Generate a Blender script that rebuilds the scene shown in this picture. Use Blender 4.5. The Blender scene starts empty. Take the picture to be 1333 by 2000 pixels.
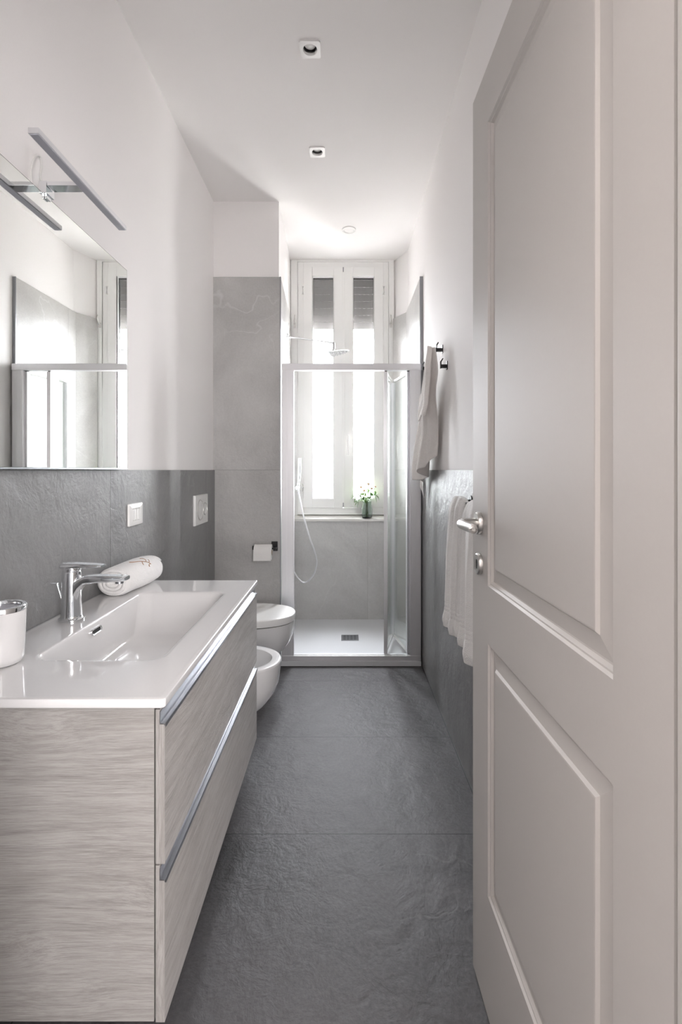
import bpy, bmesh, math, random
from mathutils import Vector, Matrix
random.seed(7)
S = bpy.context.scene
COL = S.collection
PI = math.pi

# ------------------------------------------------------------------ camera, world, light, exposure
CAM_H = 1.2
cam = bpy.data.cameras.new('camera')
cam.sensor_fit = 'VERTICAL'; cam.sensor_height = 36.0; cam.sensor_width = 24.0
cam.lens = 980.0 / 2000.0 * 36.0
cam.shift_x = -4.5 / 2000.0
cam.shift_y = -82.0 / 2000.0
cam.clip_start = 0.02
co = bpy.data.objects.new('camera', cam); COL.objects.link(co)
co.location = (0, 0, CAM_H); co.rotation_euler = (PI / 2, 0, 0)
S.camera = co

w = bpy.data.worlds.new('daylight'); S.world = w; w.use_nodes = True
nt = w.node_tree; nt.nodes.clear()
wo = nt.nodes.new('ShaderNodeOutputWorld'); bg = nt.nodes.new('ShaderNodeBackground')
tc = nt.nodes.new('ShaderNodeTexCoord'); sx = nt.nodes.new('ShaderNodeSeparateXYZ')
rp = nt.nodes.new('ShaderNodeValToRGB'); mr = nt.nodes.new('ShaderNodeMapRange')
mr.inputs['From Min'].default_value = -0.6; mr.inputs['From Max'].default_value = 0.6
nt.links.new(tc.outputs['Generated'], sx.inputs[0]); nt.links.new(sx.outputs['Z'], mr.inputs[0])
nt.links.new(mr.outputs[0], rp.inputs[0]); nt.links.new(rp.outputs[0], bg.inputs[0]); nt.links.new(bg.outputs[0], wo.inputs[0])
rp.color_ramp.elements[0].position = 0.3; rp.color_ramp.elements[0].color = (0.15, 0.142, 0.138, 1)
rp.color_ramp.elements[1].position = 0.7; rp.color_ramp.elements[1].color = (0.93, 0.94, 1.0, 1)
bg.inputs[1].default_value = 38.0

def area(name, loc, rot, sx_, sy_, power, color=(1, 1, 1), portal=False):
    l = bpy.data.lights.new(name, 'AREA'); l.shape = 'RECTANGLE'; l.size = sx_; l.size_y = sy_
    l.energy = power; l.color = color
    if portal: l.cycles.is_portal = True
    o = bpy.data.objects.new(name, l); COL.objects.link(o); o.location = loc; o.rotation_euler = rot
    return o
# daylight comes through the window (portal only guides the sampling of the sky)
area('window_portal', (0, 4.22, 1.85), (-PI / 2, 0, 0), 0.80, 2.1, 1.0, portal=True)
# soft fill light added under the ceiling of the unseen hall
area('hall_ceiling_fill', (-0.45, -0.75, 2.76), (0, 0, 0), 1.3, 1.3, 8.0, (1.0, 0.93, 0.87))
# unseen fill panel added in the hall, brightening the room through the doorway
area('hall_fill_panel', (0.95, -1.6, 1.35), (PI / 2, 0, math.radians(24)), 1.1, 2.2, 56.0, (1.0, 0.965, 0.965))

# sunlit house front across the yard, seen through the window at an angle
area('sunlit_house_front', (1.32, 6.0, 2.0), (-PI / 2, 0, math.radians(-33)), 0.40, 5.0, 150.0, (1.0, 0.98, 0.95))

S.view_settings.view_transform = 'Standard'; S.view_settings.look = 'None'
S.view_settings.gamma = 1.0; S.view_settings.use_curve_mapping = False
S.view_settings.exposure = 0.79
S.cycles.max_bounces = 14; S.cycles.diffuse_bounces = 8; S.cycles.glossy_bounces = 6
S.cycles.transparent_max_bounces = 16; S.cycles.transmission_bounces = 10
S.cycles.sample_clamp_indirect = 20.0
S.cycles.caustics_refractive = False; S.cycles.caustics_reflective = False

# ------------------------------------------------------------------ materials
class NT:
    def __init__(s, name):
        s.m = bpy.data.materials.new(name); s.m.use_nodes = True; s.t = s.m.node_tree
        s.p = s.t.nodes['Principled BSDF']; s.out = s.t.nodes['Material Output']
    def n(s, typ, **kw):
        nd = s.t.nodes.new('ShaderNode' + typ)
        for k, v in kw.items():
            if k.startswith('i_'):
                nd.inputs[k[2:].replace('_', ' ')].default_value = v
            else: setattr(nd, k, v)
        return nd
    def l(s, a, b): s.t.links.new(a, b)
    def math(s, op, a, b=None, c=None):
        nd = s.n('Math', operation=op)
        for i, v in enumerate((a, b, c)):
            if v is None: continue
            if isinstance(v, (int, float)): nd.inputs[i].default_value = v
            else: s.l(v, nd.inputs[i])
        return nd.outputs[0]
    def mix(s, f, a, b):
        nd = s.n('Mix', data_type='RGBA')
        for sock, v in ((nd.inputs[0], f), (nd.inputs[6], a), (nd.inputs[7], b)):
            if isinstance(v, (int, float)): sock.default_value = v
            elif isinstance(v, tuple): sock.default_value = (*v, 1) if len(v) == 3 else v
            else: s.l(v, sock)
        return nd.outputs[2]
    def coord(s, scale=(1, 1, 1), rot=(0, 0, 0)):
        t = s.n('TexCoord'); mp = s.n('Mapping'); mp.inputs['Scale'].default_value = scale
        mp.inputs['Rotation'].default_value = rot
        s.l(t.outputs['Object'], mp.inputs[0]); return mp.outputs[0]

def plain(name, col, rough=0.5, metal=0.0, coat=0.0, spec=0.5, bump=0.0, bscale=200, emit=None):
    k = NT(name); p = k.p
    p.inputs['Base Color'].default_value = (*col, 1); p.inputs['Roughness'].default_value = rough
    p.inputs['Metallic'].default_value = metal; p.inputs['Coat Weight'].default_value = coat
    p.inputs['Specular IOR Level'].default_value = spec
    p.inputs['Coat Roughness'].default_value = 0.03
    nz = k.n('TexNoise', i_Scale=bscale, i_Detail=4.0); k.l(k.coord(), nz.inputs['Vector'])
    # faint tonal variation keeps every surface procedural
    a = tuple(c * 0.985 for c in col); b = tuple(min(1, c * 1.015) for c in col)
    k.l(k.mix(nz.outputs[0], a, b), p.inputs['Base Color'])
    if bump:
        bp = k.n('Bump', i_Strength=bump, i_Distance=0.002); k.l(nz.outputs[0], bp.inputs['Height']); k.l(bp.outputs[0], p.inputs['Normal'])
    return k.m

def slate(name, lo, hi, axis_u, u0, du, v_axis=None, v0=0, dv=1.2, rough=0.45, bump=0.6, grout=(0.2, 0.2, 0.2), gw=0.0018, seed=0.0, bscale=1.0, spec=0.45, fmix=0.3):
    k = NT(name); p = k.p
    t = k.n('TexCoord'); off = k.n('VectorMath', operation='ADD'); off.inputs[1].default_value = (seed, seed * 0.7, seed * 1.3)
    k.l(t.outputs['Object'], off.inputs[0]); v = off.outputs[0]
    sp = k.n('SeparateXYZ'); k.l(t.outputs['Object'], sp.inputs[0])
    def line(ax, o, d):
        f = k.math('DIVIDE', k.math('SUBTRACT', sp.outputs[ax], o), d)
        fr = k.math('FRACT', f)
        dist = k.math('MULTIPLY', k.math('MINIMUM', fr, k.math('SUBTRACT', 1.0, fr)), d)
        return k.math('LESS_THAN', dist, gw / 2), k.math('FLOOR', f)
    g, fu = line(axis_u, u0, du)
    if v_axis is not None:
        g2, fv = line(v_axis, v0, dv); g = k.math('MAXIMUM', g, g2)
    else: fv = None
    # per-tile offset so the veins break at the joints
    cb = k.n('CombineXYZ'); k.l(k.math('MULTIPLY', fu, 3.7), cb.inputs[0])
    if fv is not None: k.l(k.math('MULTIPLY', fv, 5.3), cb.inputs[2])
    vv = k.n('VectorMath', operation='ADD'); k.l(v, vv.inputs[0]); k.l(cb.outputs[0], vv.inputs[1]); v = vv.outputs[0]
    big = k.n('TexNoise', i_Scale=2.2, i_Detail=8.0, i_Roughness=0.6, i_Distortion=0.6); k.l(v, big.inputs['Vector'])
    fine = k.n('TexNoise', i_Scale=90.0, i_Detail=6.0, i_Roughness=0.7); k.l(v, fine.inputs['Vector'])
    # ridge veins: |noise - .5| near zero
    vn = k.n('TexNoise', i_Scale=1.5, i_Detail=4.0, i_Roughness=0.5, i_Distortion=0.15); k.l(v, vn.inputs['Vector'])
    ridge = k.math('ABSOLUTE', k.math('SUBTRACT', vn.outputs[0], 0.5))
    vein = k.n('MapRange'); vein.inputs['From Min'].default_value = 0.0; vein.inputs['From Max'].default_value = 0.005
    vein.inputs['To Min'].default_value = 1.0; vein.inputs['To Max'].default_value = 0.0; k.l(ridge, vein.inputs[0])
    msk = k.n('TexNoise', i_Scale=1.3, i_Detail=2.0); k.l(v, msk.inputs['Vector'])
    mk = k.n('MapRange'); mk.inputs['From Min'].default_value = 0.48; mk.inputs['From Max'].default_value = 0.62; k.l(msk.outputs[0], mk.inputs[0])
    veinm = k.math('MULTIPLY', vein.outputs[0], mk.outputs[0])
    r = k.n('ValToRGB'); r.color_ramp.elements[0].position = 0.32; r.color_ramp.elements[0].color = (*lo, 1)
    r.color_ramp.elements[1].position = 0.68; r.color_ramp.elements[1].color = (*hi, 1)
    k.l(k.math('ADD', k.math('MULTIPLY', big.outputs[0], 1.0 - fmix), k.math('MULTIPLY', fine.outputs[0], fmix)), r.inputs[0])
    c = k.mix(k.math('MULTIPLY', veinm, 0.22), r.outputs[0], tuple(min(1, x * 1.7) for x in hi))
    c = k.mix(g, c, grout); k.l(c, p.inputs['Base Color'])
    # cleft surface: stepped large noise plus grain
    st = k.n('TexNoise', i_Scale=9.0 * bscale, i_Detail=10.0, i_Roughness=0.60, i_Distortion=0.35); k.l(v, st.inputs['Vector'])
    hgt = k.math('ADD', k.math('MULTIPLY', st.outputs[0], 1.0), k.math('MULTIPLY', fine.outputs[0], 0.10))
    hgt = k.math('SUBTRACT', hgt, k.math('MULTIPLY', g, 0.3))
    hgt = k.math('SUBTRACT', hgt, k.math('MULTIPLY', veinm, 0.06))
    bp = k.n('Bump', i_Strength=bump, i_Distance=0.02); k.l(hgt, bp.inputs['Height']); k.l(bp.outputs[0], p.inputs['Normal'])
    rr = k.math('ADD', rough - 0.08, k.math('MULTIPLY', big.outputs[0], 0.16)); k.l(rr, p.inputs['Roughness'])
    p.inputs['Specular IOR Level'].default_value = spec
    return k.m

def wood(name, grain_axis, seed=0.0, g=1.0):
    k = NT(name); p = k.p
    sc = [85.0, 85.0, 85.0]; sc[grain_axis] = 4.0
    base = k.n('TexCoord'); wob = k.n('TexNoise', i_Scale=1.7, i_Detail=2.0)
    off = k.n('VectorMath', operation='ADD'); off.inputs[1].default_value = (seed, seed, seed); k.l(base.outputs['Object'], off.inputs[0])
    k.l(off.outputs[0], wob.inputs['Vector'])
    disp = k.n('VectorMath', operation='SCALE'); disp.inputs['Scale'].default_value = 0.05; k.l(wob.outputs['Color'], disp.inputs[0])
    mk_ = k.n('Mapping'); ks = [6.5, 6.5, 6.5]; ks[grain_axis] = 3.2; mk_.inputs['Scale'].default_value = ks; k.l(off.outputs[0], mk_.inputs[0])
    kn = k.n('TexVoronoi', i_Scale=1.0, i_Randomness=1.0); k.l(mk_.outputs[0], kn.inputs['Vector'])
    bend = k.math('MULTIPLY', k.math('POWER', k.math('MAXIMUM', 0.0, k.math('SUBTRACT', 1.0, k.math('MULTIPLY', kn.outputs['Distance'], 2.2))), 2.0), 0.035)
    d2 = k.n('CombineXYZ'); k.l(bend, d2.inputs[(grain_axis + 1) % 3]); k.l(bend, d2.inputs[(grain_axis + 2) % 3])
    ad0 = k.n('VectorMath', operation='ADD'); k.l(off.outputs[0], ad0.inputs[0]); k.l(disp.outputs[0], ad0.inputs[1])
    ad = k.n('VectorMath', operation='ADD'); k.l(ad0.outputs[0], ad.inputs[0]); k.l(d2.outputs[0], ad.inputs[1])
    mp = k.n('Mapping'); mp.inputs['Scale'].default_value = sc; k.l(ad.outputs[0], mp.inputs[0])
    n1 = k.n('TexNoise', i_Scale=1.0, i_Detail=5.0, i_Roughness=0.6); k.l(mp.outputs[0], n1.inputs['Vector'])
    mp2 = k.n('Mapping'); mp2.inputs['Scale'].default_value = [s * 5 for s in sc]; k.l(ad.outputs[0], mp2.inputs[0])
    n2 = k.n('TexNoise', i_Scale=1.0, i_Detail=4.0, i_Roughness=0.7); k.l(mp2.outputs[0], n2.inputs['Vector'])
    mp3 = k.n('Mapping'); mp3.inputs['Scale'].default_value = [s * 0.11 for s in sc]; k.l(ad.outputs[0], mp3.inputs[0])
    n3 = k.n('TexNoise', i_Scale=1.0, i_Detail=2.0); k.l(mp3.outputs[0], n3.inputs['Vector'])
    kr = k.n('MapRange'); kr.inputs['From Min'].default_value = 0.0; kr.inputs['From Max'].default_value = 0.10; kr.inputs['To Min'].default_value = 1.0; kr.inputs['To Max'].default_value = 0.0
    k.l(kn.outputs['Distance'], kr.inputs[0])
    rings = k.math('FRACT', k.math('MULTIPLY', n3.outputs[0], 9.0))
    rings = k.math('POWER', rings, 4.0)
    r = k.n('ValToRGB'); e = r.color_ramp.elements
    e[0].position = 0.36; e[0].color = (0.24 * g, 0.226 * g, 0.213 * g, 1); e[1].position = 0.58; e[1].color = (0.375 * g, 0.36 * g, 0.345 * g, 1)
    k.l(k.math('ADD', k.math('MULTIPLY', n1.outputs[0], 0.45), k.math('MULTIPLY', n2.outputs[0], 0.55)), r.inputs[0])
    c = k.mix(k.math('MULTIPLY', rings, 0.22), r.outputs[0], (0.27 * g, 0.252 * g, 0.235 * g))
    c = k.mix(k.math('MULTIPLY', kr.outputs[0], 0.45), c, (0.17 * g, 0.15 * g, 0.135 * g)); k.l(c, p.inputs['Base Color'])
    bp = k.n('Bump', i_Strength=0.5, i_Distance=0.0015); k.l(n2.outputs[0], bp.inputs['Height']); k.l(bp.outputs[0], p.inputs['Normal'])
    p.inputs['Roughness'].default_value = 0.42
    return k.m

def thin_glass(name, tint=(0.97, 0.99, 0.98)):
    k = NT(name); k.t.nodes.remove(k.p)
    tr = k.n('BsdfTransparent'); tr.inputs[0].default_value = (*tint, 1)
    gl = k.n('BsdfGlossy'); gl.inputs['Roughness'].default_value = 0.02
    # Schlick reflectance from the viewing angle, the same on both faces of the pane
    g = k.n('NewGeometry'); dt = k.n('VectorMath', operation='DOT_PRODUCT'); k.l(g.outputs['Normal'], dt.inputs[0]); k.l(g.outputs['Incoming'], dt.inputs[1])
    fr = k.math('ADD', 0.035, k.math('MULTIPLY', k.math('POWER', k.math('SUBTRACT', 1.0, k.math('ABSOLUTE', dt.outputs['Value'])), 5.0), 0.9))
    ms = k.n('MixShader'); k.l(fr, ms.inputs[0]); k.l(tr.outputs[0], ms.inputs[1]); k.l(gl.outputs[0], ms.inputs[2])
    k.l(ms.outputs[0], k.out.inputs[0]); return k.m

def terry(name, col):
    k = NT(name); p = k.p
    p.inputs['Base Color'].default_value = (*col, 1); p.inputs['Roughness'].default_value = 0.95
    p.inputs['Sheen Weight'].default_value = 0.3; p.inputs['Specular IOR Level'].default_value = 0.1
    v = k.n('TexVoronoi', i_Scale=420.0); k.l(k.coord(), v.inputs['Vector'])
    n = k.n('TexNoise', i_Scale=60.0, i_Detail=5.0); k.l(k.coord(), n.inputs['Vector'])
    h = k.math('ADD', k.math('MULTIPLY', v.outputs['Distance'], 0.6), n.outputs[0])
    bp = k.n('Bump', i_Strength=0.7, i_Distance=0.003); k.l(h, bp.inputs['Height']); k.l(bp.outputs[0], p.inputs['Normal'])
    k.l(k.mix(n.outputs[0], tuple(c * .94 for c in col), col), p.inputs['Base Color'])
    return k.m

M = {}
M['paint'] = plain('white_paint', (0.92, 0.90, 0.892), 0.8, bump=0.0)
M['ceiling'] = plain('ceiling_paint', (0.87, 0.852, 0.842), 0.85)
TL, TH = (0.195, 0.196, 0.198), (0.305, 0.304, 0.303)
M['tile_left'] = slate('slate_left', TL, TH, 1, 1.723 - 1.2, 1.2, rough=0.42, bump=0.36, seed=3.1, grout=(0.07, 0.07, 0.07), gw=0.003)
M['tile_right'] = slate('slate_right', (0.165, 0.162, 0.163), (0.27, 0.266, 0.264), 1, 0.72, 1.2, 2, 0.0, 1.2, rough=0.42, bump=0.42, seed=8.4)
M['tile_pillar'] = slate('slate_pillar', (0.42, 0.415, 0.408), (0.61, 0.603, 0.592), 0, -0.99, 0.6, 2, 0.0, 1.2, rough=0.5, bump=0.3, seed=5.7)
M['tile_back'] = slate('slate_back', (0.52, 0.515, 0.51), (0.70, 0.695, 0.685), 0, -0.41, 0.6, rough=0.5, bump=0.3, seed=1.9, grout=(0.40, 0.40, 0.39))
M['tile_shower'] = slate('slate_shower', (0.42, 0.41, 0.40), (0.62, 0.61, 0.595), 1, 3.72, 1.2, 2, 0.0, 1.2, rough=0.3, bump=0.25, seed=5.7)  # lighter slate copy: brightness of grazing window light put into its colour
M['tile_floor'] = slate('slate_floor', (0.046, 0.044, 0.0455), (0.122, 0.116, 0.120), 1, 1.654, 0.6, 0, -0.72, 1.2, rough=0.52, bump=0.33, bscale=1.6, fmix=0.42, seed=12.3, spec=0.30, grout=(0.03, 0.03, 0.03), gw=0.0034)
M['ceramic'] = plain('white_ceramic', (0.75, 0.745, 0.745), 0.08, coat=0.6)
M['resin'] = plain('matt_white_tray', (0.70, 0.71, 0.73), 0.45)
M['chrome'] = plain('chrome', (0.86, 0.87, 0.89), 0.06, 1.0)
M['satin'] = plain('satin_nickel', (0.66, 0.65, 0.63), 0.28, 1.0)
M['alu'] = plain('satin_aluminium', (0.78, 0.78, 0.80), 0.40, 0.75)
M['alu_bright'] = plain('polished_aluminium', (0.56, 0.57, 0.60), 0.28, 1.0)
M['alu_dark'] = plain('dark_aluminium', (0.34, 0.35, 0.37), 0.35, 1.0)
M['black'] = plain('matt_black_metal', (0.012, 0.012, 0.013), 0.35)
M['gap'] = plain('dark_recess', (0.02, 0.02, 0.02), 0.7)
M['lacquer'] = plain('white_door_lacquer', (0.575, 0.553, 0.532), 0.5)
M['window_paint'] = plain('white_window_paint', (0.90, 0.90, 0.885), 0.4)
M['plastic'] = plain('white_plastic', (0.86, 0.855, 0.84), 0.22)
M['wood_side'] = wood('grey_oak_across', 0, 2.0)
M['wood_front'] = wood('grey_oak_along', 1, 9.0, 1.3)  # lightened copy of the vanity wood: light on the fronts put into colour
M['wood_end'] = wood('grey_oak_upright', 2, 4.0)
M['mirror'] = plain('mirror_silver', (0.93, 0.945, 0.93), 0.0, 1.0)
M['mirror_edge'] = plain('mirror_edge', (0.25, 0.28, 0.27), 0.15, 0.6)
M['glass'] = thin_glass('clear_glass'); M['window_glass'] = thin_glass('window_pane_glass', (0.98, 0.99, 0.985))
M['towel'] = terry('white_terry', (0.93, 0.92, 0.91)); M['towel_grey'] = terry('pale_grey_terry', (0.95, 0.915, 0.89))
M['paper'] = plain('tissue_paper', (0.88, 0.87, 0.85), 0.9, bump=0.2, bscale=150)
M['card'] = plain('cardboard', (0.45, 0.36, 0.26), 0.9)
M['marble'] = plain('white_marble', (0.74, 0.73, 0.70), 0.2, bscale=18)
M['shutter'] = plain('grey_shutter', (0.20, 0.19, 0.188), 0.65)
M['diffuser'] = plain('frosted_diffuser', (0.52, 0.52, 0.58), 0.35)
M['leaf'] = plain('leaf_green', (0.085, 0.20, 0.03), 0.5, bscale=40)
M['leaf_pale'] = plain('leaf_pale_green', (0.20, 0.34, 0.06), 0.5, bscale=40)
M['petal'] = plain('petal_white', (0.85, 0.80, 0.74), 0.6)
M['pollen'] = plain('flower_centre', (0.36, 0.20, 0.05), 0.7)
M['thread'] = plain('brown_thread', (0.42, 0.25, 0.15), 0.8)
M['white_cable'] = plain('white_cable', (0.8, 0.79, 0.77), 0.4)
def real_glass():
    k = NT('jar_glass'); p = k.p; p.inputs['Base Color'].default_value = (0.82, 0.90, 0.86, 1)
    p.inputs['Transmission Weight'].default_value = 1.0; p.inputs['Roughness'].default_value = 0.0; p.inputs['IOR'].default_value = 1.45
    return k.m
M['jar'] = real_glass()

# ------------------------------------------------------------------ geometry helpers
def box(bm, x0, x1, y0, y1, z0, z1, bev=0.0, seg=2, mat=0, mtx=None):
    vs = [bm.verts.new((x, y, z)) for x in (x0, x1) for y in (y0, y1) for z in (z0, z1)]
    fs = [(0, 1, 3, 2), (4, 6, 7, 5), (0, 4, 5, 1), (2, 3, 7, 6), (0, 2, 6, 4), (1, 5, 7, 3)]
    faces = [bm.faces.new([vs[i] for i in f]) for f in fs]
    for f in faces: f.material_index = mat
    bmesh.ops.recalc_face_normals(bm, faces=faces)
    if mtx is not None: bmesh.ops.transform(bm, matrix=mtx, verts=vs)
    if bev > 0:
        es = list({e for f in faces for e in f.edges})
        bmesh.ops.bevel(bm, geom=es, offset=bev, segments=seg, affect='EDGES', profile=0.6)

def loft(bm, rings, cap0=True, cap1=True, close=True):
    R = [[bm.verts.new(p) for p in r] for r in rings]; n = len(R[0]); out = []
    for a, b in zip(R, R[1:]):
        for i in range(n if close else n - 1):
            j = (i + 1) % n
            try: out.append(bm.faces.new((a[i], a[j], b[j], b[i])))
            except ValueError: pass
    if cap0: out.append(bm.faces.new(R[0][::-1]))
    if cap1: out.append(bm.faces.new(R[-1]))
    return R, out

def frame_at(d):
    d = Vector(d).normalized(); up = Vector((0, 0, 1)) if abs(d.z) < 0.95 else Vector((1, 0, 0))
    a = d.cross(up).normalized(); return a, a.cross(d).normalized()

def tube(bm, pts, r, n=12, caps=True):
    pts = [Vector(p) for p in pts]; rr = r if isinstance(r, (list, tuple)) else [r] * len(pts)
    rings = []; pa = None
    for i, p in enumerate(pts):
        d = (pts[min(i + 1, len(pts) - 1)] - pts[max(i - 1, 0)]).normalized()
        if pa is None: a, b = frame_at(d)
        else:
            a = (pa - d * pa.dot(d)).normalized(); b = d.cross(a).normalized()
        pa = a
        rings.append([p + (a * math.cos(t) + b * math.sin(t)) * rr[i] for t in [2 * PI * k / n for k in range(n)]])
    loft(bm, rings, caps, caps)

def smooth_path(pts, sub=8):
    pts = [Vector(p) for p in pts]; out = []
    P = [pts[0] * 2 - pts[1]] + pts + [pts[-1] * 2 - pts[-2]]
    for i in range(1, len(P) - 2):
        for k in range(sub):
            t = k / sub
            out.append(0.5 * ((2 * P[i]) + (P[i + 1] - P[i - 1]) * t + (2 * P[i - 1] - 5 * P[i] + 4 * P[i + 1] - P[i + 2]) * t * t + (3 * P[i] - P[i - 1] - 3 * P[i + 1] + P[i + 2]) * t ** 3))
    out.append(pts[-1]); return out

def lathe(bm, prof, c=(0, 0, 0), n=40, axis=(0, 0, 1), cap0=False, cap1=False):
    ax = Vector(axis).normalized(); a, b = frame_at(ax); c = Vector(c)
    loft(bm, [[c + ax * h + (a * math.cos(t) + b * math.sin(t)) * r for t in [2 * PI * k / n for k in range(n)]] for r, h in prof], cap0, cap1)

def rrect(x0, x1, y0, y1, r, z, k=8):
    r = min(r, (x1 - x0) / 2 - 1e-4, (y1 - y0) / 2 - 1e-4); p = []
    for cx, cy, s in ((x1 - r, y1 - r, 0), (x0 + r, y1 - r, 1), (x0 + r, y0 + r, 2), (x1 - r, y0 + r, 3)):
        for i in range(k + 1):
            t = PI / 2 * (s + i / k); p.append((cx + r * math.cos(t), cy + r * math.sin(t), z))
    return p

def obj(name, bm, mats, parent=None, smooth=True, kind=None, weighted=True):
    bmesh.ops.remove_doubles(bm, verts=bm.verts, dist=1e-6)
    bmesh.ops.recalc_face_normals(bm, faces=bm.faces)
    me = bpy.data.meshes.new(name); bm.to_mesh(me); bm.free()
    if not isinstance(mats, (list, tuple)): mats = [mats]
    for m in mats: me.materials.append(m if not isinstance(m, str) else M[m])
    if smooth:
        for p in me.polygons: p.use_smooth = True
        me.set_sharp_from_angle(angle=math.radians(50))
    o = bpy.data.objects.new(name, me); COL.objects.link(o)
    if smooth and weighted:
        wn = o.modifiers.new('weighted normals', 'WEIGHTED_NORMAL'); wn.keep_sharp = True; wn.weight = 90
    if parent:
        o.parent = parent
        # parents may sit at their own base; meshes are given in world coordinates
        o.matrix_parent_inverse = Matrix.Translation(-root_loc(parent))
    if kind: o['kind'] = kind
    return o
def root_loc(p):
    return Vector(p.location) if p.type == 'EMPTY' else Vector((0, 0, 0))
def thing(name, label, cat, loc=(0, 0, 0), group=None):
    o = bpy.data.objects.new(name, None); COL.objects.link(o); o.location = loc; o.empty_display_size = 0.02
    o['label'] = label; o['category'] = cat
    if group: o['group'] = group
    return o
def tag(o, label, cat, group=None):
    o['label'] = label; o['category'] = cat
    if group: o['group'] = group
    return o
def mk(): return bmesh.new()
def bxo(name, dims, mats, parent=None, bev=0.0, kind=None, **k):
    b = mk(); box(b, *dims, bev=bev, **k); return obj(name, b, mats, parent, kind=kind)

# key planes
XL, XR = -0.80, 0.485          # tiled faces of the side walls
YF, YP, YB, YW = 0.35, 3.12, 3.93, 4.0   # front wall, pillar face, wall under window, window
ZC = 2.875

# ------------------------------------------------------------------ the setting
bxo('floor', (-1.6, 1.6, -1.9, 4.3, -0.1, 0.0), 'tile_floor', kind='structure')
# ceiling with the two square cut-outs of the recessed spots
SPOTS = [(-0.132, 1.994), (-0.137, 2.639)]
b = mk(); hs = 0.034
xs = sorted({-1.6, 1.6, *[v for x, y in SPOTS for v in (x - hs, x + hs)]}); ys = sorted({-1.9, 4.3, *[v for x, y in SPOTS for v in (y - hs, y + hs)]})
for i in range(len(xs) - 1):
    for j in range(len(ys) - 1):
        cx, cy = (xs[i] + xs[i + 1]) / 2, (ys[j] + ys[j + 1]) / 2
        if any(abs(cx - x) < hs and abs(cy - y) < hs for x, y in SPOTS): continue
        b.faces.new([b.verts.new(p) for p in ((xs[i], ys[j], ZC), (xs[i + 1], ys[j], ZC), (xs[i + 1], ys[j + 1], ZC), (xs[i], ys[j + 1], ZC))])
bmesh.ops.remove_doubles(b, verts=b.verts, dist=1e-5)
ex = bmesh.ops.extrude_face_region(b, geom=b.faces[:])
bmesh.ops.translate(b, verts=[v for v in ex['geom'] if isinstance(v, bmesh.types.BMVert)], vec=(0, 0, 0.1))
obj('ceiling', b, 'ceiling', smooth=False, kind='structure')

wl = bxo('wall_left', (-1.0, XL - 0.010, YF, 4.3, 0, ZC), 'paint', kind='structure')
bxo('tile_cladding', (XL - 0.010, XL, 0.49, YP, 0, 1.2), 'tile_left', wl)
wr = mk()
for lo, hi in (((XR + 0.010), 1.0),):
    # outline of the right wall in plan with the splayed window reveal
    pl = [(XR + 0.010, YF), (XR + 0.010, 3.82), (0.408, YW + 0.03), (0.408, 4.3), (1.0, 4.3), (1.0, YF)]
loft(wr, [[(x, y, 0) for x, y in pl], [(x, y, ZC) for x, y in pl]])
wr = obj('wall_right', wr, 'paint', smooth=False, kind='structure')
bxo('tile_cladding', (XR, XR + 0.010, 0.49, YP, 0, 1.2), 'tile_right', wr)
b = mk(); pl = [(XR - 0.006, YP), (XR - 0.006, 3.82), (0.395, YW - 0.015), (0.408, YW - 0.005), (XR + 0.012, 3.825), (XR + 0.012, YP)]
loft(b, [[(x, y, 0) for x, y in pl], [(x, y, 2.4) for x, y in pl]]); obj('tile_cladding', b, 'tile_shower', wr, smooth=False)
bxo('edge_trim', (XR - 0.010, XR + 0.010, YP - 0.006, YP, 0.0, 2.402), 'alu_dark', wr)

# pillar between toilet and shower
b = mk(); pl = [(-0.9, YP + 0.012), (-0.402, YP + 0.012), (-0.43, 4.3), (-0.9, 4.3)]
loft(b, [[(x, y, 0) for x, y in pl], [(x, y, ZC) for x, y in pl]])
wp = obj('wall_pillar', b, 'paint', smooth=False, kind='structure')
b = mk(); box(b, XL - 0.01, -0.390, YP, YP + 0.012, 0, 2.4); obj('tile_cladding', b, 'tile_pillar', wp, smooth=False)
b = mk(); pl = [(-0.402, YP + 0.012), (-0.390, YP + 0.012), (-0.416, YW - 0.01), (-0.430, YW - 0.01)]
loft(b, [[(x, y, 0) for x, y in pl], [(x, y, 2.4) for x, y in pl]]); obj('tile_cladding', b, 'tile_shower', wp, smooth=False)
bxo('edge_trim', (-0.394, -0.388, YP - 0.002, YP + 0.014, 0.0, 2.402), 'alu_dark', wp)

# back wall with the window opening
b = mk(); WX0, WX1, WZ0, WZ1 = -0.365, 0.363, 0.845, 2.859
for d in ((-0.45, WX0, YW + 0.03, 4.3, 0, ZC), (WX1, 0.45, YW + 0.03, 4.3, 0, ZC), (WX0, WX1, YW + 0.03, 4.3, WZ1, ZC), (WX0, WX1, YW + 0.03, 4.3, 0, WZ0)): box(b, *d)
wb = obj('wall_back', b, 'paint', smooth=False, kind='structure')
bxo('tile_cladding', (-0.414, 0.48, YB, YW + 0.03, 0, 0.80), 'tile_back', wb)

# front wall round the doorway, and the hall the picture was taken from
DX0, DX1, DZ = -0.385, 0.340, 2.10
b = mk()
for d in ((-1.6, DX0, YF, 0.49, 0, ZC), (DX1, 1.6, YF, 0.49, 0, ZC), (DX0, DX1, YF, 0.49, DZ, ZC)): box(b, *d)
obj('wall_front', b, 'paint', smooth=False, kind='structure')
b = mk()
for d in ((-1.7, -1.6, -1.9, YF, 0, ZC), (1.6, 1.7, -1.9, YF, 0, ZC), (-1.7, 1.7, -2.0, -1.9, 0, ZC)): box(b, *d)
obj('wall_hall', b, 'paint', smooth=False, kind='structure')
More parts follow.
